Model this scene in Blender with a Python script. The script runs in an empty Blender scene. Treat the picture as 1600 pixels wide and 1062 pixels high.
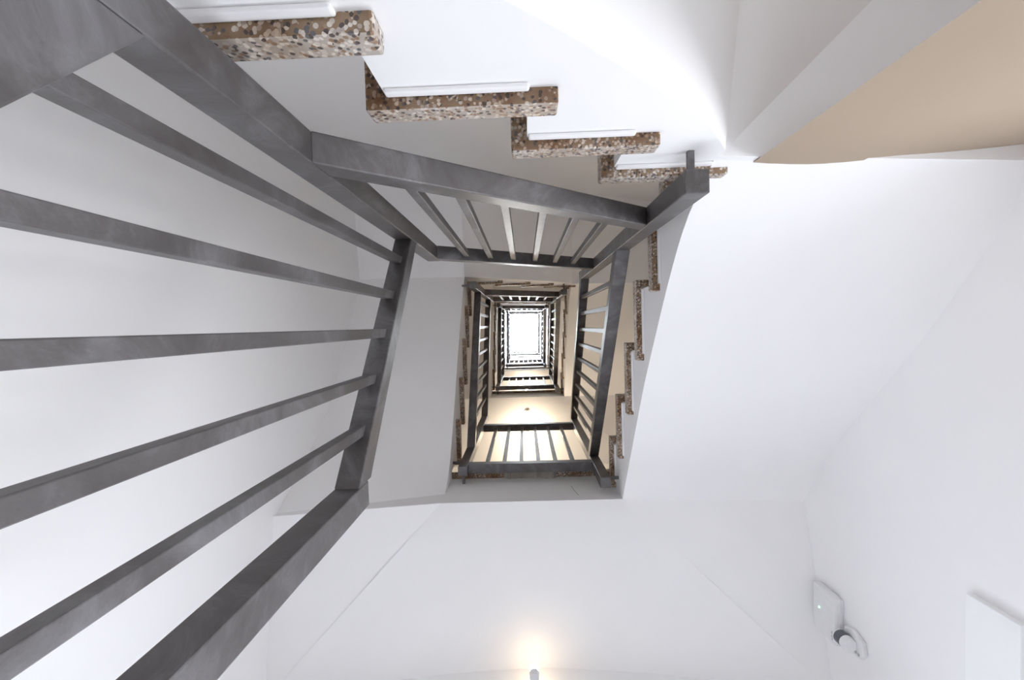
import bpy, bmesh, math, random
from mathutils import Vector, Matrix
random.seed(7)
SC = bpy.context.scene
COL = SC.collection
K = 5.0 / 6.0            # survey unit -> metres
FLOOR = -0.255           # survey height of the ground floor; the camera sits at survey origin
H = 3.75                 # survey storey height
def V(x, y, z): return Vector((K * x, K * y, K * (z - FLOOR)))

# ------------------------------------------------------------------ camera
cam_d = bpy.data.cameras.new('camera'); cam = bpy.data.objects.new('camera', cam_d); COL.objects.link(cam)
cam_d.sensor_width = 36.0; cam_d.lens = 36.0 * 711.0 / 1600.0; cam_d.clip_start = 0.02; cam_d.clip_end = 200
RT = (0.9991914762942106, 0.029954562096567224, 0.026816373927111496)
DN = (-0.02907426757411147, 0.999044337310745, -0.03263585531839619)
FW = (-0.027768339273797727, 0.03182980202478829, 0.9991074932343557)
M3 = Matrix((RT, [-a for a in DN], [-a for a in FW])).transposed()
cam.matrix_world = Matrix.Translation(V(0, 0, 0)) @ M3.to_4x4()
SC.camera = cam

# ------------------------------------------------------------------ look, world, added fill lamps
SC.view_settings.view_transform = 'Standard'; SC.view_settings.look = 'None'
SC.view_settings.gamma = 1.0; SC.view_settings.use_curve_mapping = False
SC.view_settings.exposure = 0.29
SC.cycles.max_bounces = 14; SC.cycles.diffuse_bounces = 12; SC.cycles.glossy_bounces = 4
w = bpy.data.worlds.new('world'); SC.world = w; w.use_nodes = True
w.node_tree.nodes['Background'].inputs[0].default_value = (0.80, 0.88, 1.0, 1)
w.node_tree.nodes['Background'].inputs[1].default_value = 1.0
def area(name, loc, rot, sx, sy, power, col):
    d = bpy.data.lights.new(name, 'AREA'); d.shape = 'RECTANGLE'; d.size = sx; d.size_y = sy
    d.energy = power; d.color = col
    o = bpy.data.objects.new(name, d); COL.objects.link(o); o.location = loc; o.rotation_euler = rot
    return o
# fill lamp outside the added entrance door (behind the wall at +y), pointing in and a little up
area('door_fill', V(0.05, 2.75, 1.9), (math.radians(-34), 0, 0), 2.1, 1.4, 48, (0.90, 0.93, 1.0))
# fill lamp outside the added side door in the right wall
area('side_fill', V(3.3, 0.25, 0.40), (0, math.radians(86), 0), 1.2, 1.3, 62, (0.93, 0.95, 1.0))
# fill lamp outside the added low door at the back, brightening the upper-side soffit
area('back_fill', V(0.1, -2.0, 0.5), (math.radians(70), 0, 0), 1.6, 0.9, 13, (0.93, 0.95, 1.0))

# ------------------------------------------------------------------ materials
def mat(name):
    m = bpy.data.materials.new(name); m.use_nodes = True
    nt = m.node_tree; return m, nt, nt.nodes['Principled BSDF']
def N(nt, t, **kw):
    n = nt.nodes.new(t)
    for k, v in kw.items():
        if k in n.inputs: n.inputs[k].default_value = v
        else: setattr(n, k, v)
    return n
def ramp(nt, stops, mode='LINEAR'):
    r = nt.nodes.new('ShaderNodeValToRGB'); r.color_ramp.interpolation = mode
    el = r.color_ramp.elements
    while len(el) < len(stops): el.new(0.5)
    for e, (p, c) in zip(el, stops): e.position = p; e.color = (*c, 1)
    return r
def plaster(name, base, amp=0.02, rough=0.75, bump=0.12):
    m, nt, b = mat(name)
    tc = N(nt, 'ShaderNodeTexCoord')
    n1 = N(nt, 'ShaderNodeTexNoise', Scale=2.2, Detail=3.0); nt.links.new(tc.outputs['Object'], n1.inputs['Vector'])
    r = ramp(nt, [(0.35, tuple(c * (1 - amp) for c in base)), (0.65, base)])
    nt.links.new(n1.outputs['Fac'], r.inputs['Fac']); nt.links.new(r.outputs['Color'], b.inputs['Base Color'])
    n2 = N(nt, 'ShaderNodeTexNoise', Scale=9.0, Detail=5.0); nt.links.new(tc.outputs['Object'], n2.inputs['Vector'])
    bp = N(nt, 'ShaderNodeBump', Strength=bump, Distance=0.01)
    nt.links.new(n2.outputs['Fac'], bp.inputs['Height']); nt.links.new(bp.outputs['Normal'], b.inputs['Normal'])
    b.inputs['Roughness'].default_value = rough
    return m
M_PL = plaster('white_plaster', (0.915, 0.91, 0.912))
M_WALL = plaster('wall_plaster', (0.915, 0.912, 0.915))
M_BEIGE = plaster('beige_plaster', (0.40, 0.315, 0.235))  # even beige tone for the wall under the winders
M_TRIM = plaster('bright_white_trim', (0.93, 0.94, 0.95), rough=0.4, bump=0.02)  # whiter than the walls, standing in for light on the boxing

def steel():
    m, nt, b = mat('blackened_steel')
    tc = N(nt, 'ShaderNodeTexCoord')
    n1 = N(nt, 'ShaderNodeTexNoise', Scale=7.0, Detail=8.0, Roughness=0.7, Distortion=0.9)
    nt.links.new(tc.outputs['Object'], n1.inputs['Vector'])
    r = ramp(nt, [(0.3, (0.085, 0.076, 0.075)), (0.5, (0.135, 0.126, 0.127)), (0.72, (0.25, 0.245, 0.255))])
    nt.links.new(n1.outputs['Fac'], r.inputs['Fac']); nt.links.new(r.outputs['Color'], b.inputs['Base Color'])
    n2 = N(nt, 'ShaderNodeTexNoise', Scale=220.0, Detail=3.0); nt.links.new(tc.outputs['Object'], n2.inputs['Vector'])
    r2 = ramp(nt, [(0.3, (0.42,) * 3), (0.7, (0.58,) * 3)])
    nt.links.new(n1.outputs['Fac'], r2.inputs['Fac']); nt.links.new(r2.outputs['Color'], b.inputs['Roughness'])
    bp = N(nt, 'ShaderNodeBump', Strength=0.15, Distance=0.002)
    nt.links.new(n2.outputs['Fac'], bp.inputs['Height']); nt.links.new(bp.outputs['Normal'], b.inputs['Normal'])
    b.inputs['Metallic'].default_value = 0.6
    b.inputs['Coat Weight'].default_value = 0.15; b.inputs['Coat Roughness'].default_value = 0.4
    return m
M_STEEL = steel()

def terrazzo(name, binder, stones, stain, stain_amt):
    m, nt, b = mat(name)
    tc = N(nt, 'ShaderNodeTexCoord')
    wn = N(nt, 'ShaderNodeTexNoise', Scale=40.0, Detail=1.0); nt.links.new(tc.outputs['Object'], wn.inputs['Vector'])
    mx = N(nt, 'ShaderNodeMixRGB', Fac=0.006); nt.links.new(tc.outputs['Object'], mx.inputs[1]); nt.links.new(wn.outputs['Color'], mx.inputs[2])
    v = N(nt, 'ShaderNodeTexVoronoi', Scale=165.0, Randomness=1.0); nt.links.new(mx.outputs[0], v.inputs['Vector'])
    sep = N(nt, 'ShaderNodeSeparateColor'); nt.links.new(v.outputs['Color'], sep.inputs[0])
    st = ramp(nt, stones, 'CONSTANT'); nt.links.new(sep.outputs[0], st.inputs['Fac'])
    edge = ramp(nt, [(0.0, (1, 1, 1)), (0.50, (1, 1, 1)), (0.58, (0, 0, 0))]); nt.links.new(v.outputs['Distance'], edge.inputs['Fac'])
    m1 = N(nt, 'ShaderNodeMixRGB'); m1.inputs[1].default_value = (*binder, 1)
    nt.links.new(edge.outputs['Color'], m1.inputs[0]); nt.links.new(st.outputs['Color'], m1.inputs[2])
    n3 = N(nt, 'ShaderNodeTexNoise', Scale=9.0, Detail=5.0); nt.links.new(tc.outputs['Object'], n3.inputs['Vector'])
    sr = ramp(nt, [(0.38, (0, 0, 0)), (0.66, (stain_amt,) * 3)]); nt.links.new(n3.outputs['Fac'], sr.inputs['Fac'])
    m2 = N(nt, 'ShaderNodeMixRGB', blend_type='MULTIPLY'); m2.inputs[2].default_value = (*stain, 1)
    nt.links.new(sr.outputs['Color'], m2.inputs[0]); nt.links.new(m1.outputs[0], m2.inputs[1])
    nt.links.new(m2.outputs[0], b.inputs['Base Color'])
    b.inputs['Roughness'].default_value = 0.45
    bp = N(nt, 'ShaderNodeBump', Strength=0.25, Distance=0.002)
    nt.links.new(v.outputs['Distance'], bp.inputs['Height']); nt.links.new(bp.outputs['Normal'], b.inputs['Normal'])
    return m
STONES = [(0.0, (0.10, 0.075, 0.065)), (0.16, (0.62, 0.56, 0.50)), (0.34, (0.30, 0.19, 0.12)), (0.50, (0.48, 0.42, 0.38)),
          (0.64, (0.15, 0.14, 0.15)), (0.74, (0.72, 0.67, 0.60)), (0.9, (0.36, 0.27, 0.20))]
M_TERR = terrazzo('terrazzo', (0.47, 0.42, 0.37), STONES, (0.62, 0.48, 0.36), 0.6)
M_TERR_D = terrazzo('brown_terrazzo', (0.30, 0.21, 0.13), STONES, (0.45, 0.27, 0.13), 0.9)  # darker, browner mix for the tread undersides
def plain(name, c, rough=0.5, metal=0.0, emit=None, es=0.0):
    m, nt, b = mat(name)
    tc = N(nt, 'ShaderNodeTexCoord'); n1 = N(nt, 'ShaderNodeTexNoise', Scale=40.0); nt.links.new(tc.outputs['Object'], n1.inputs['Vector'])
    r = ramp(nt, [(0.3, tuple(x * 0.95 for x in c)), (0.7, c)]); nt.links.new(n1.outputs['Fac'], r.inputs['Fac'])
    nt.links.new(r.outputs['Color'], b.inputs['Base Color'])
    b.inputs['Roughness'].default_value = rough; b.inputs['Metallic'].default_value = metal
    if emit: b.inputs['Emission Color'].default_value = (*emit, 1); b.inputs['Emission Strength'].default_value = es
    return m
M_PLAST = plain('white_plastic', (0.82, 0.82, 0.83), 0.35)
M_GREYP = plain('grey_print', (0.45, 0.45, 0.46), 0.5)
M_LENS = plain('dark_lens', (0.10, 0.11, 0.12), 0.12)
M_LED = plain('green_led', (0.1, 0.6, 0.2), 0.3, emit=(0.2, 1.0, 0.35), es=6)
M_BULB = plain('warm_bulb', (1, 0.9, 0.75), 0.3, emit=(1.0, 0.74, 0.46), es=14)
M_BULB2 = plain('bright_warm_bulb', (1, 0.9, 0.75), 0.3, emit=(1.0, 0.82, 0.60), es=270)
M_ROOF = plain('bright_roof_glass', (0.9, 0.95, 1.0), 0.2, emit=(0.86, 0.94, 1.0), es=65)
M_MORT = plaster('grey_mortar', (0.46, 0.42, 0.36), amp=0.35, bump=0.6)
M_FLOOR = plaster('pale_stone_floor', (0.76, 0.75, 0.74), amp=0.15, rough=0.5)
M_FRAME = plain('door_frame_paint', (0.75, 0.76, 0.78), 0.4)
def glass():
    m = bpy.data.materials.new('clear_glass'); m.use_nodes = True; nt = m.node_tree
    nt.nodes.clear(); out = nt.nodes.new('ShaderNodeOutputMaterial')
    t = nt.nodes.new('ShaderNodeBsdfTransparent'); g = nt.nodes.new('ShaderNodeBsdfGlossy'); g.inputs['Roughness'].default_value = 0.02
    mx = nt.nodes.new('ShaderNodeMixShader'); mx.inputs[0].default_value = 0.06
    nt.links.new(t.outputs[0], mx.inputs[1]); nt.links.new(g.outputs[0], mx.inputs[2]); nt.links.new(mx.outputs[0], out.inputs[0])
    return m
M_GLASS = glass()

# ------------------------------------------------------------------ mesh helpers
def obj(name, bm, m, parent=None, bevel=0.0, seg=2, smooth=False):
    bmesh.ops.recalc_face_normals(bm, faces=bm.faces[:])
    me = bpy.data.meshes.new(name); bm.to_mesh(me); bm.free()
    for x in (m if isinstance(m, (list, tuple)) else [m]): me.materials.append(x)
    o = bpy.data.objects.new(name, me); COL.objects.link(o)
    if smooth:
        for p in me.polygons: p.use_smooth = True
    if parent:
        o.parent = parent
        o.matrix_parent_inverse = Matrix.Identity(4); o.location = -parent.location
        o.location = (-parent.location[0], -parent.location[1], -parent.location[2])
    if bevel:
        md = o.modifiers.new('bevel', 'BEVEL'); md.width = bevel; md.segments = seg; md.limit_method = 'ANGLE'; md.angle_limit = math.radians(40)
    return o
def empty(name, loc, label=None, cat=None, group=None):
    o = bpy.data.objects.new(name, None); COL.objects.link(o); o.location = loc; o.empty_display_size = 0.1
    tag(o, label, cat, group); return o
def tag(o, label=None, cat=None, group=None, kind=None):
    for k, v in (('label', label), ('category', cat), ('group', group), ('kind', kind)):
        if v: o[k] = v
    return o
def quadbox(bm, a, b, mat_index=0):
    """8 corners: a = lower ring (4), b = upper ring (4)"""
    va = [bm.verts.new(p) for p in a]; vb = [bm.verts.new(p) for p in b]
    fs = [bm.faces.new(va), bm.faces.new(vb)]
    for i in range(4):
        j = (i + 1) % 4; fs.append(bm.faces.new((va[i], va[j], vb[j], vb[i])))
    return fs
def box(bm, x0, x1, y0, y1, z0, z1):
    return quadbox(bm, [V(x0, y0, z0), V(x1, y0, z0), V(x1, y1, z0), V(x0, y1, z0)],
                   [V(x0, y0, z1), V(x1, y0, z1), V(x1, y1, z1), V(x0, y1, z1)])
def boxobj(name, dims, m, parent=None, bevel=0.0):
    bm = bmesh.new(); box(bm, *dims); return obj(name, bm, m, parent, bevel)
def prism(bm, inner, outer):
    """two matching 3-D loops joined into a solid"""
    a = [bm.verts.new(p) for p in inner]; b = [bm.verts.new(p) for p in outer]
    bm.faces.new(a); bm.faces.new(b)
    n = len(a)
    for i in range(n):
        j = (i + 1) % n; bm.faces.new((a[i], a[j], b[j], b[i]))
def cyl(bm, p0, p1, r0, r1=None, seg=16):
    r1 = r0 if r1 is None else r1
    d = (p1 - p0).normalized(); u = d.orthogonal().normalized(); v = d.cross(u)
    A = [bm.verts.new(p0 + (u * math.cos(t) + v * math.sin(t)) * r0) for t in [2 * math.pi * i / seg for i in range(seg)]]
    B = [bm.verts.new(p1 + (u * math.cos(t) + v * math.sin(t)) * r1) for t in [2 * math.pi * i / seg for i in range(seg)]]
    bm.faces.new(A); bm.faces.new(B)
    for i in range(seg):
        j = (i + 1) % seg; bm.faces.new((A[i], A[j], B[j], B[i]))

# ------------------------------------------------------------------ survey of the stair well
XL, XR, YT, YB, W = -0.3865, 0.4096, -0.3138, 0.8833, 0.06
SIDE = 0.09              # terrazzo edge beyond the rail plane
BODY = 0.12              # plastered flank beyond the rail plane
XSL, XSR, YST, YSB = XL - BODY, XR + BODY, YT - BODY, YB + BODY
XTL, XTR, YTT, YTB = XL - SIDE, XR + SIDE, YT - SIDE, YB + SIDE
XOL, XOR, YOT, YOB = -1.40, 1.50, -1.35, 1.90       # outer walls
TURN = ['lowest turn', 'second turn', 'third turn', 'topmost turn']
SIDEWORD = {'left': 'left side', 'top': 'upper side', 'right': 'right side', 'landing': 'lower side'}

# ------------------------------------------------------------------ shell
TOP = 4 * H + 2.05
def wallbox(name, *d, m=M_WALL):
    return tag(boxobj(name, d, m), kind='structure')
tag(boxobj('floor', (-3.2, 3.2, -3.2, 3.4, FLOOR - 0.2, FLOOR), M_FLOOR), kind='structure')
T = 0.25
def wall_with_hole(name, axis, at, out, s0, s1, z0, z1, hs0, hs1, hz1):
    bm = bmesh.new()
    parts = [(s0, hs0, z0, z1), (hs1, s1, z0, z1), (hs0, hs1, hz1, z1)]
    for a, b, c, d in parts:
        lo, hi = min(at, at + out), max(at, at + out)
        if axis == 'x': box(bm, lo, hi, a, b, c, d)
        else: box(bm, a, b, lo, hi, c, d)
    bmesh.ops.remove_doubles(bm, verts=bm.verts[:], dist=1e-5)
    return tag(obj(name, bm, M_WALL), kind='structure')
wallbox('wall_left', XOL - T, XOL, YOT, YOB, FLOOR, TOP)
wall_with_hole('wall_bottom', 'y', YOB, T, XOL - T, XOR + T, FLOOR, TOP, -0.85, 0.95, 2.0)
wall_with_hole('wall_right', 'x', XOR, T, YOT, YOB, FLOOR, TOP, -0.40, 0.85, 1.12)
wall_with_hole('wall_top', 'y', YOT, -T, XOL - T, XOR + T, FLOOR, TOP, -0.55, 1.3, 0.75)

# roof with roof light
bm = bmesh.new()
for d in [(XOL - T, XOR + T, YOT - T, -0.75, TOP, TOP + .3), (XOL - T, XOR + T, 1.35, YOB + T, TOP, TOP + .3),
          (XOL - T, -0.85, -0.75, 1.35, TOP, TOP + .3), (0.9, XOR + T, -0.75, 1.35, TOP, TOP + .3)]:
    box(bm, *d)
bmesh.ops.remove_doubles(bm, verts=bm.verts[:], dist=1e-5)
tag(obj('ceiling', bm, M_PL), kind='structure')
win = tag(boxobj('window_1', (-0.85, 0.9, -0.75, 1.35, TOP + .27, TOP + .30), M_ROOF), kind='structure')
bm = bmesh.new()
for d in [(-0.9, -0.85, -0.8, 1.4, TOP + .2, TOP + .36), (0.9, 0.95, -0.8, 1.4, TOP + .2, TOP + .36),
          (-0.85, 0.9, -0.8, -0.75, TOP + .2, TOP + .36), (-0.85, 0.9, 1.35, 1.4, TOP + .2, TOP + .36)]:
    box(bm, *d)
obj('window_frame', bm, M_FRAME, win)

# added doors, unseen from the camera; openings for the fill lamps
def glazed_door(name, axis, at, s0, s1, z1, n):
    bm = bmesh.new(); e = 0.06
    def bx(a, b, c, d, t=0.05):
        if axis == 'y': box(bm, a, b, at, at + t, c, d)
        else: box(bm, at - t, at, a, b, c, d)
    bx(s0, s0 + e, FLOOR, z1); bx(s1 - e, s1, FLOOR, z1); bx(s0 + e, s1 - e, z1 - e, z1); bx(s0 + e, s1 - e, FLOOR, FLOOR + .2)
    for k in range(1, n):
        c = s0 + (s1 - s0) * k / n; bx(c - e / 2, c + e / 2, FLOOR + .2, z1 - e)
    o = tag(obj(name, bm, M_FRAME), kind='structure')
    bm = bmesh.new()
    if axis == 'y': box(bm, s0 + e, s1 - e, at + .02, at + .03, FLOOR + .2, z1 - e)
    else: box(bm, at - .03, at - .02, s0 + e, s1 - e, FLOOR + .2, z1 - e)
    obj('door_glass', bm, M_GLASS, o)
glazed_door('added_door_1', 'y', YOB + .1, -0.85, 0.95, 2.0, 2)
glazed_door('added_door_2', 'x', XOR + .15, -0.40, 0.85, 1.12, 2)
glazed_door('added_door_3', 'y', YOT - .15, -0.55, 1.3, 0.75, 2)

# beige wall closing the space under the winders; it ends in a splayed arris
bm = bmesh.new()
fp = [(0.645 + (XOR - 0.645) * i / 16, -0.430 + 0.006 * math.sin(math.pi * min(1, i / 8)) - 0.057 * (i / 16) ** 2) for i in range(17)] + [(XOR, -0.62), (0.90, -0.60)]
prism(bm, [V(x, y, FLOOR) for x, y in fp], [V(x, y, 1.46) for x, y in fp])
wb = tag(obj('wall_beige', bm, M_BEIGE), kind='structure')
for p in wb.data.polygons:
    if p.normal.y > 0.8: p.use_smooth = True
for e in wb.data.edges:
    a, b = (wb.data.vertices[i].co for i in e.vertices)
    if abs(a.z - b.z) < 1e-4: e.use_edge_sharp = True
# white boxing along the right wall
tag(boxobj('trim_1', (1.475, XOR, 0.955, YOB, 1.389, 1.563), M_TRIM, bevel=0.002), kind='structure')

# ------------------------------------------------------------------ stair flights
TH = 0.055
def terrazzo_tread(parent, x0, x1, y0, y1, zt):
    """slab with a darker brown underside; x/y box in survey units"""
    bm = bmesh.new(); box(bm, x0, x1, y0, y1, zt - TH, zt)
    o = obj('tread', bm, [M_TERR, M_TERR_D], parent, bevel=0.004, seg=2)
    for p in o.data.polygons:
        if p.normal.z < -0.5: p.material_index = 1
    return o
def zig(noses, tops, s_end, z_base_end, d):
    """upper outline of a flight body: d=+1 or -1 is the direction of going"""
    pts = []
    for i, (n, z) in enumerate(zip(noses, tops)):
        r = n + d * 0.037
        pts.append((r, z - TH))
        nxt = (noses[i + 1] + d * 0.037) if i + 1 < len(noses) else s_end
        pts.append((nxt, z - TH))
    return pts
# noses and treads, storey 0 values; heights are tread tops
Z1 = 3.025 - H
RISE = H / 16.0
LEFT_N = [0.985, 0.745, 0.470, 0.178, -0.098]
LEFT_Z = [3.260 - H, 3.495 - H, 3.730 - H, 3.965 - H, 4.200 - H]
TOP_N = [-0.282, -0.018, 0.227]
TOP_Z = [0.902, 1.123, 1.350]
RIGHT_N = [-0.44, -0.185, 0.103, 0.401, 0.695]
RIGHT_Z = [1.838, 2.094, 2.315, 2.567, 2.805]
K6_Z, K10_Z = 0.682, 1.594
LAND_Z = 3.025
def resample(prof, ss):
    o = []
    for s in ss:
        for (a, za), (b, zb) in zip(prof, prof[1:]):
            if min(a, b) - 1e-6 <= s <= max(a, b) + 1e-6:
                o.append((s, za + (zb - za) * (s - a) / (b - a))); break
    return o
def smoothed(prof, n=28):
    a, b = prof[0][0], prof[-1][0]
    ss = [a + (b - a) * i / n for i in range(n + 1)]; z = [p[1] for p in resample(prof, ss)]
    for _ in range(3): z = [z[0]] + [(z[i - 1] + 2 * z[i] + z[i + 1]) / 4 for i in range(1, n)] + [z[-1]]
    return list(zip(ss, z))
def flight_body(parent, axis, prof_in, prof_out, up, fl, out, dz):
    """prof_in / prof_out: soffit lines at the inner flank and at the outer wall (same s range)"""
    if axis == 'y': P = lambda s, z, q: V(q, s, z + dz)
    else: P = lambda s, z, q: V(s, q, z + dz)
    smooth_it = len(prof_in) > 3 and prof_in[0][1] != prof_in[1][1]
    pi = smoothed(prof_in) if smooth_it else list(prof_in)
    po = smoothed(prof_out) if smooth_it else list(prof_out)
    bm = bmesh.new(); m = 6; g = []
    for (s, zi_), (_, zo_) in zip(pi, po):
        g.append([bm.verts.new(P(s, zi_ + (zo_ - zi_) * j / m, fl + (out - fl) * j / m)) for j in range(m + 1)])
    soft = []
    for i in range(len(g) - 1):
        for j in range(m): soft.append(bm.faces.new((g[i][j], g[i + 1][j], g[i + 1][j + 1], g[i][j + 1])))
    ua = [bm.verts.new(P(s, z, fl)) for s, z in up]; ub = [bm.verts.new(P(s, z, out)) for s, z in up]
    for i in range(len(up) - 1): bm.faces.new((ua[i], ua[i + 1], ub[i + 1], ub[i]))
    bm.faces.new([r[0] for r in g] + ua[::-1]); bm.faces.new([r[m] for r in g] + ub[::-1])
    bm.faces.new(g[0] + [ub[0], ua[0]]); bm.faces.new(g[-1] + [ub[-1], ua[-1]])
    for f in soft: f.smooth = True
    soft = set(soft)
    for e in bm.edges:
        if any(f in soft for f in e.link_faces) and any(f not in soft for f in e.link_faces): e.smooth = False
    return obj('soffit', bm, M_PL, parent)

L_IN = [(YSB, 2.70 - H), (0.93, 2.87 - H), (0.60, 3.13 - H), (0.10, 3.50 - H), (-0.30, 3.82 - H), (YST, 3.95 - H)]
L_OUT = [(YSB, 2.46 - H), (0.85, 2.72 - H), (0.60, 3.12 - H), (0.10, 3.52 - H), (-0.30, 3.80 - H), (YST, 3.88 - H)]
T_IN = [(XSL, 0.20), (0.091, 0.71), (0.306, 0.911), (0.43, 1.04), (XSR, 1.20)]
T_OUT = [(XSL, 0.13), (0.0, 0.525), (0.25, 0.72), (XSR, 0.94)]
R_IN = [(YST, 1.27), (-0.36, 1.46), (-0.122, 1.700), (0.283, 2.050), (YSB, 2.57)]
R_OUT = [(YST, 1.38), (-0.34, 1.41), (0.074, 1.734), (0.50, 2.13), (0.75, 2.34), (YSB, 2.50)]
def lip(parent, axis, fl, sgn, a, b, z, dz):
    """thin plaster bead under a tread edge"""
    lo, hi = min(fl, fl + sgn * 0.009), max(fl, fl + sgn * 0.009)
    zz = (z - TH - 0.022 + dz, z - TH + dz)
    if axis == 'x': boxobj('plaster_bead', (min(a, b), max(a, b), lo, hi, *zz), M_PL, parent, bevel=0.004)
    else: boxobj('plaster_bead', (lo, hi, min(a, b), max(a, b), *zz), M_PL, parent, bevel=0.004)

GRP = 'stair flights climbing round the well'
for n in range(4):
    dz = n * H
    # ---- left flight
    f = empty('stair_flight', V((XSL + XOL) / 2, 0.3, max(FLOOR, Z1 + dz)),
              'white plastered stair flight with terrazzo treads on the left side, ' + TURN[n], 'stairs', GRP)
    ns, zs = LEFT_N, [z + 0 for z in LEFT_Z]
    start = 0 if n else 2
    ns, zs = ns[start:], zs[start:]
    up = zig(ns, zs, YST, 0, -1)
    if n == 0:
        s0 = ns[0] - 0.037
        up = [p for p in up]
        pin = [(s0, FLOOR), (0.10, FLOOR), (-0.05, FLOOR + 0.03), (-0.30, 3.80 - H), (YST, 3.95 - H)]
        pout = pin
    else:
        pin = L_IN; pout = L_OUT
        up = [(YSB, LAND_Z - H - TH), (ns[0] - 0.037, LAND_Z - H - TH)] + up if ns[0] - 0.037 < YSB else up
    inx = 0.0 if n else 0.06
    flight_body(f, 'y', pin, pout, up, XSL - inx, XOL, dz)
    for i, (a, z) in enumerate(zip(ns, zs)):
        e = (ns[i + 1] - 0.085) if i + 1 < len(ns) else YTT
        terrazzo_tread(f, XOL, XTL - inx, e, a, z + dz)
    # ---- corner top-left (part of the upper-side flight)
    f = empty('stair_flight', V(0, (YST + YOT) / 2, max(FLOOR, 0.2 + dz)),
              'white plastered stair flight with terrazzo treads on the upper side, ' + TURN[n], 'stairs', GRP)
    zc = 4.00 - H if n == 0 else 3.92 - H
    bm = bmesh.new()
    A = [V(XSL, YST, 3.95 - H + dz), V(XSL, YOT, 0.13 + dz), V(XOL, YOT, 0.05 + dz), V(XOL, YST, 3.88 - H + dz)]
    A[0] = V(XSL, YST, 0.20 + dz)
    B = [V(XSL, YST, K6_Z - TH + dz), V(XSL, YOT, K6_Z - TH + dz), V(XOL, YOT, K6_Z - TH + dz), V(XOL, YST, K6_Z - TH + dz)]
    quadbox(bm, A, B); bmesh.ops.triangulate(bm, faces=bm.faces[:])
    obj('corner_soffit', bm, M_PL, f)
    terrazzo_tread(f, XOL if n else XTL, -0.194, YOT, YTT, K6_Z + dz)
    up = [(XSL, K6_Z - TH), (TOP_N[0] + .037, K6_Z - TH)] + zig(TOP_N, TOP_Z, XSR, 0, 1)
    flight_body(f, 'x', T_IN, T_OUT, up, YST, YOT, dz)
    for i, (a, z) in enumerate(zip(TOP_N, TOP_Z)):
        e = [0.075, 0.326, 0.579][i]
        terrazzo_tread(f, a, e, YOT, YTT, z + dz)
        lip(f, 'x', YST, 1, a + .04, [TOP_N[1], TOP_N[2], XSR - .04][i] + .04, z, dz)
    lip(f, 'x', YST, 1, XSL + .01, TOP_N[0] + .04, K6_Z, dz)
    # winder corner at the right end
    bm = bmesh.new()
    v = [V(XSR, YST, 1.24), V(XOR, YST, 1.38), V(XOR, YOT, 1.48), V(XSR, YOT, 0.94)]
    v = [p + Vector((0, 0, K * dz)) for p in v]
    t = [V(p[0], p[1], K10_Z - TH + dz) for p in [(XSR, YST), (XOR, YST), (XOR, YOT), (XSR, YOT)]]
    va = [bm.verts.new(p) for p in v]; vt = [bm.verts.new(p) for p in t]
    bm.faces.new((va[0], va[1], va[2])); bm.faces.new((va[0], va[2], va[3])); bm.faces.new(vt)
    for i in range(4):
        j = (i + 1) % 4; bm.faces.new((va[i], va[j], vt[j], vt[i]))
    obj('corner_soffit', bm, M_PL, f)
    terrazzo_tread(f, 0.475, XOR, YOT, YTT, K10_Z + dz)
    # ---- right flight
    f = empty('stair_flight', V((XSR + XOR) / 2, 0.3, 1.4 + dz),
              'white plastered stair flight with terrazzo treads on the right side, ' + TURN[n], 'stairs', GRP)
    up = zig(RIGHT_N, RIGHT_Z, YSB, 0, 1); up[0] = (YST, RIGHT_Z[0] - TH)
    flight_body(f, 'y', R_IN, R_OUT, up, XSR, XOR, dz)
    ends = [-0.117, 0.174, 0.461, 0.755, 1.0]
    for i, (a, z) in enumerate(zip(RIGHT_N, RIGHT_Z)):
        terrazzo_tread(f, XTR, XOR, a, ends[i], z + dz)
        lip(f, 'y', XSR, -1, max(a + .04, YST + .01), (RIGHT_N[i + 1] if i < 4 else YTB - .05) + .04, z, dz)
    # ---- landing
    f = empty('stair_landing', V(0, (YSB + YOB) / 2, 2.5 + dz),
              'white plastered landing slab with terrazzo edge on the lower side, ' + TURN[n], 'stairs', 'landings on the lower side of the well')
    bm = bmesh.new()
    nu, nv = 20, 12; grid = []
    for i in range(nu + 1):
        u = i / nu; row = []
        for j in range(nv + 1):
            t = j / nv
            x = (XSL + (XOL - XSL) * t) * (1 - u) + (XSR + (XOR - XSR) * t) * u
            zi = 2.56 + 0.01 * u
            zo = 2.465 - 0.20 * abs(2 * u - 1) ** 1.6
            row.append(bm.verts.new(V(x, YSB + (YOB - YSB) * t, zi + (zo - zi) * t ** 0.9 + dz)))
        grid.append(row)
    soft = [bm.faces.new((grid[i][j], grid[i + 1][j], grid[i + 1][j + 1], grid[i][j + 1])) for i in range(nu) for j in range(nv)]
    for fc in soft: fc.smooth = True
    lc = bm.verts.new(V(XOL, YSB, 2.42 + dz)); rc = bm.verts.new(V(XOR, YSB, 2.50 + dz))
    bm.faces.new(grid[0] + [lc]); bm.faces.new(grid[nu] + [rc])
    zt = LAND_Z - TH + dz
    ring = [lc] + [grid[i][0] for i in range(nu + 1)] + [rc] + [grid[i][nv] for i in range(nu, -1, -1)]
    tv = [bm.verts.new(Vector((p.co.x, p.co.y, V(0, 0, zt).z))) for p in ring]
    bm.faces.new(tv)
    for i in range(len(ring)):
        j = (i + 1) % len(ring); bm.faces.new((ring[i], ring[j], tv[j], tv[i]))
    soft = set(soft)
    for e in bm.edges:
        if any(q in soft for q in e.link_faces) and any(q not in soft for q in e.link_faces): e.smooth = False
    obj('soffit', bm, M_PL, f)
    bm = bmesh.new(); box(bm, XOL, XOR, YTB, YOB, LAND_Z - TH + dz, LAND_Z + dz)
    o = obj('tread', bm, [M_TERR, M_TERR_D], f, bevel=0.006)
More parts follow.
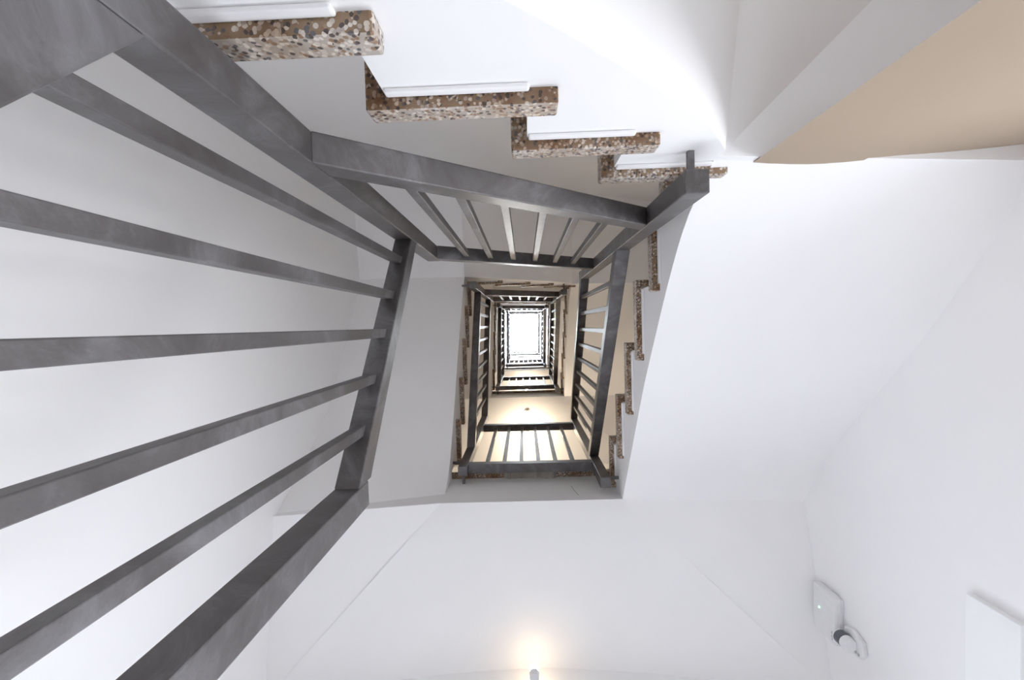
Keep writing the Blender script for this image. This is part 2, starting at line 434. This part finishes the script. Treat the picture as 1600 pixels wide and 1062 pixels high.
    for p in o.data.polygons:
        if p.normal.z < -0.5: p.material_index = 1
    if n == 0:                                   # worn mortar patch on the edge
        bm = bmesh.new(); m = 22; ptsA = []; ptsB = []
        xs_ = [-0.16 + 0.34 * i / (m - 1) for i in range(m)]
        lo = [LAND_Z - TH - 0.010 - random.uniform(0, 0.022) * min(1, i, m - 1 - i) for i in range(m)]
        hi = [LAND_Z - 0.012 + random.uniform(-0.012, 0.006) for i in range(m)]
        yl = YTB - 0.008
        loop = [(x, z) for x, z in zip(xs_, lo)] + [(x, z) for x, z in zip(xs_[::-1], hi[::-1])]
        prism(bm, [V(x, yl - random.uniform(0, .008), z) for x, z in loop], [V(x, YSB + .005, z) for x, z in loop])
        obj('mortar_patch', bm, M_MORT, f)
        bm = bmesh.new(); cr = [(0.262, 2.80), (0.268, 2.75), (0.275, 2.70), (0.290, 2.64)]
        for (xa, za), (xb, zb) in zip(cr, cr[1:]): cyl(bm, V(xa, YSB - .0003, za), V(xb, YSB - .0003, zb), 0.0011, seg=6)
        obj('hairline_crack', bm, M_MORT, f)

# ------------------------------------------------------------------ railings
def rail_bar(parent, name, p0, p1, outv, h=0.06, wd=W):
    """p0,p1: lower inner edge ends (survey units); outv: unit vector away from the well; vertical end cuts"""
    s = math.hypot(p1[0] - p0[0], p1[1] - p0[1]); th = math.atan2(p1[2] - p0[2], s); hv = h / math.cos(th)
    bm = bmesh.new()
    def ring(p):
        return [V(*p), V(p[0] + outv[0] * wd, p[1] + outv[1] * wd, p[2]), V(p[0] + outv[0] * wd, p[1] + outv[1] * wd, p[2] + hv), V(p[0], p[1], p[2] + hv)]
    quadbox(bm, ring(p0), ring(p1))
    return obj(name, bm, M_STEEL, parent, bevel=0.0025), hv
B2 = 0.0125
def panel(label, b0, b1, h0, h1, outv, balusters, end_post=False):
    f = empty('stair_railing', V(*[(a + b) / 2 for a, b in zip(b0, b1)]), label, 'railing', 'steel baluster railings round the well')
    _, hv = rail_bar(f, 'bottom_rail', b0, b1, outv)
    rail_bar(f, 'handrail', h0, h1, outv)
    ax = 0 if abs(b1[0] - b0[0]) > abs(b1[1] - b0[1]) else 1
    for s in balusters:
        t = (s - b0[ax]) / (b1[ax] - b0[ax]); zb = b0[2] + (b1[2] - b0[2]) * t + hv
        t2 = (s - h0[ax]) / (h1[ax] - h0[ax]); zt = h0[2] + (h1[2] - h0[2]) * t2
        cx = b0[0] + outv[0] * W / 2 if ax else s; cy = s if ax else b0[1] + outv[1] * W / 2
        sb = (b1[2] - b0[2]) / (b1[ax] - b0[ax]); sh = (h1[2] - h0[2]) / (h1[ax] - h0[ax])
        bm = bmesh.new(); A = []; Bq = []
        for dx, dy in ((-B2, -B2), (B2, -B2), (B2, B2), (-B2, B2)):
            d = dy if ax else dx
            A.append(V(cx + dx, cy + dy, zb + sb * d)); Bq.append(V(cx + dx, cy + dy, zt + sh * d))
        quadbox(bm, A, Bq); obj('baluster', bm, M_STEEL, f, bevel=0.0015)
    if end_post:
        bm = bmesh.new(); y = b0[1]; zt = h0[2] + 0.06
        box(bm, XL - W, XL, y, y + W, LEFT_Z[2], zt); obj('end_post', bm, M_STEEL, f, bevel=0.0025)
    return f
def newel(label, xi, yi, sx, sy, z0, z1, rods):
    """square post whose well-side corner is (xi, yi); grows outward by W"""
    x0, x1 = sorted((xi, xi + sx * W)); y0, y1 = sorted((yi, yi + sy * W))
    f = empty('newel_post', V((x0 + x1) / 2, (y0 + y1) / 2, z0), label, 'post', 'square steel corner posts of the well railing')
    boxobj('post_tube', (x0, x1, y0, y1, z0, z1), M_STEEL, f, bevel=0.0025)
    for (dx, dy, zz) in rods:
        cx, cy = (x0 + x1) / 2, (y0 + y1) / 2
        bm = bmesh.new(); r = 0.008
        if dx: a = x1 if dx > 0 else x0; box(bm, *sorted((a, a + dx * 0.065)), cy - r, cy + r, zz, zz + 2 * r)
        else: a = y1 if dy > 0 else y0; box(bm, cx - r, cx + r, *sorted((a, a + dy * 0.065)), zz, zz + 2 * r)
        obj('fixing_rod', bm, M_STEEL, f)
    return f
for n in range(4):
    dz = n * H; tn = TURN[n]
    lb1, lh1 = 0.405 + dz, 1.598 + dz
    if n == 0:
        m = 1.0; y0 = 0.363; lb1 = 0.392
        panel('dark steel railing panel with five balusters on the left, lowest turn', (XL, y0, lb1 - m * (y0 - YT)), (XL, YT, lb1),
              (XL, y0, 1.018), (XL, YT, lh1), (-1, 0), [-0.23, -0.106, 0.011, 0.132, 0.250], end_post=True)
    else:
        panel('dark steel stair railing with balusters on the left side, ' + tn, (XL, YB, 3.30 - H + dz), (XL, YT, lb1 + .01),
              (XL, YB, 4.44 - H + dz), (XL, YT, lh1), (-1, 0), [YT + 0.085 + 0.119 * i - 0.0 for i in range(9)])
    panel('dark steel stair railing with balusters on the upper side, ' + tn, (XL, YT, 0.847 + dz), (XR, YT, 1.512 + dz),
          (XL, YT, 2.071 + dz), (XR, YT, 2.650 + dz), (0, -1), [-0.262, -0.155, -0.045, 0.066, 0.174, 0.280])
    panel('dark steel stair railing with balusters on the right side, ' + tn, (XR, YT, 2.001 + dz), (XR, YB, 3.015 + dz),
          (XR, YT, 3.25 + dz), (XR, YB, 4.225 + dz), (1, 0), [YT + 0.12 + 0.119 * i for i in range(9)])
    panel('dark steel level railing along the landing edge, ' + tn, (XL, YB, 2.885 + dz), (XR, YB, 2.885 + dz),
          (XL, YB, 4.03 + dz), (XR, YB, 4.03 + dz), (0, 1), [XL + (XR - XL) * (i + 1) / 7 for i in range(6)])
    newel('square steel corner post at upper left corner of the well, ' + tn, XL, YT, -1, -1, 0.02 + dz, 2.15 + dz, [(-1, 0, 0.05 + dz)])
    newel('square steel corner post at upper right corner of the well, ' + tn, XR, YT, 1, -1, 1.151 + dz, 3.34 + dz, [(0, -1, 1.19 + dz)])
    newel('square steel corner post at lower right corner of the well, ' + tn, XR, YB, 1, 1, 2.588 + dz, 4.31 + dz, [(1, 0, 2.66 + dz)])
    newel('square steel corner post at lower left corner of the well, ' + tn, XL, YB, -1, 1, 2.842 + dz, 4.52 + dz, [(0, 1, 2.87 + dz), (-1, 0, 3.02 + dz)])

# ------------------------------------------------------------------ lamps
def lamp(x, y, z, ceil_z, label, bm_mat=None):
    f = empty('ceiling_lamp', V(x, y, z), label, 'lamp', 'bare bulb lamps under the landings')
    bm = bmesh.new(); cyl(bm, V(x, y, ceil_z + .02), V(x, y, ceil_z - .03), 0.045, 0.04, 24); obj('lamp_base', bm, M_FRAME, f, smooth=False)
    bm = bmesh.new(); cyl(bm, V(x, y, ceil_z - .03), V(x, y, z + .02), 0.014, 0.014, 16); obj('lamp_holder', bm, M_FRAME, f)
    bm = bmesh.new(); bmesh.ops.create_uvsphere(bm, u_segments=20, v_segments=12, radius=0.032)
    bmesh.ops.translate(bm, verts=bm.verts[:], vec=V(x, y, z)); obj('bulb', bm, bm_mat or M_BULB, f, smooth=True)
f = empty('wall_lamp', V(0, YOB, 2.33), 'small warm glowing wall lamp under the nearest landing at the bottom edge', 'lamp')
bm = bmesh.new(); cyl(bm, V(0, YOB, 2.30), V(0, YOB - .02, 2.30), 0.04, 0.036, 24); obj('wall_plate', bm, M_FRAME, f)
bm = bmesh.new(); cyl(bm, V(0, YOB - .02, 2.30), V(0, 1.82, 2.30), 0.009, 0.009, 12); cyl(bm, V(0, 1.815, 2.285), V(0, 1.815, 2.318), 0.02, 0.022, 16); obj('lamp_arm', bm, M_FRAME, f)
bm = bmesh.new(); bmesh.ops.create_uvsphere(bm, u_segments=20, v_segments=12, radius=0.022)
bmesh.ops.translate(bm, verts=bm.verts[:], vec=V(0, 1.812, 2.342)); obj('bulb', bm, M_BULB, f, smooth=True)
lamp(0.008, 1.47, 6.05, 2.52 + H, 'bright warm lamp seen behind the landing railing of the lowest turn', M_BULB2)
lamp(0.0, 1.37, 9.82, 2.53 + 2 * H, 'far warm lamp seen above the landing of the second turn', M_BULB2)
lamp(0.0, 1.37, 9.82 + H, 2.53 + 3 * H, 'added unseen warm lamp under the topmost landing')  # added to brighten the top turn, hidden from the camera

def detector(x, y, z, label):
    bm = bmesh.new(); cyl(bm, V(x, y, z + .01), V(x, y, z - .02), 0.035, 0.03, 24)
    cyl(bm, V(x, y, z - .02), V(x, y, z - .032), 0.018, 0.016, 16)
    tag(obj('ceiling_detector', bm, M_PLAST), label, 'detector')
detector(0.007, 1.20, 2.57 + H - .02, 'small round white detector on the landing ceiling behind the bright lamp')
detector(1.083, 1.46, 2.44 + H, 'small round white detector on the ceiling right of the bright lamp')

# ------------------------------------------------------------------ devices on the right wall
f = empty('wall_alarm_box', V(XOR, 1.45, 2.27), 'white plastic wall box with a green status light, lower right', 'alarm box')
boxobj('back_plate', (1.487, XOR, 1.367, 1.590, 2.190, 2.350), M_PLAST, f, bevel=0.006)
boxobj('cover', (1.452, 1.489, 1.360, 1.597, 2.185, 2.355), M_PLAST, f, bevel=0.010)
bm = bmesh.new(); cyl(bm, V(1.453, 1.47, 2.30), V(1.449, 1.47, 2.30), 0.003, seg=12); obj('status_light', bm, M_LED, f)
bm = bmesh.new()
for i in range(5): box(bm, 1.4510, 1.4525, 1.530 + i * .009, 1.535 + i * .009, 2.20, 2.208 + .006 * (i % 2))
obj('printed_mark', bm, M_GREYP, f)
f = empty('motion_sensor', V(XOR, 1.5, 2.1), 'white motion sensor with a dark lens window beside the wall box', 'sensor')
bm = bmesh.new()
fp = [(1.475, 2.045), (1.530, 2.035), (1.565, 2.06), (1.570, 2.11), (1.545, 2.165), (1.475, 2.165), (1.455, 2.11)]
prism(bm, [V(1.478, y, z) for y, z in fp], [V(XOR, y, z) for y, z in fp]); obj('mounting_plate', bm, M_PLAST, f, bevel=0.005)
bm = bmesh.new(); cyl(bm, V(1.452, 1.515, 2.112), V(1.452, 1.515, 2.078), 0.0275, 0.025, 28); obj('sensor_head', bm, M_PLAST, f, bevel=0.004)
bm = bmesh.new(); cyl(bm, V(1.452, 1.515, 2.165), V(1.452, 1.515, 2.148), 0.022, 0.0275, 28); obj('sensor_cap', bm, M_PLAST, f, bevel=0.004)
bm = bmesh.new(); cyl(bm, V(1.452, 1.515, 2.148), V(1.452, 1.515, 2.112), 0.027, 0.027, 28); obj('lens_window', bm, M_LENS, f)
bm = bmesh.new()
for zz in (2.065, 2.083): cyl(bm, V(1.479, 1.545, zz), V(1.475, 1.545, zz), 0.005, seg=12)
obj('screw', bm, M_GREYP, f)
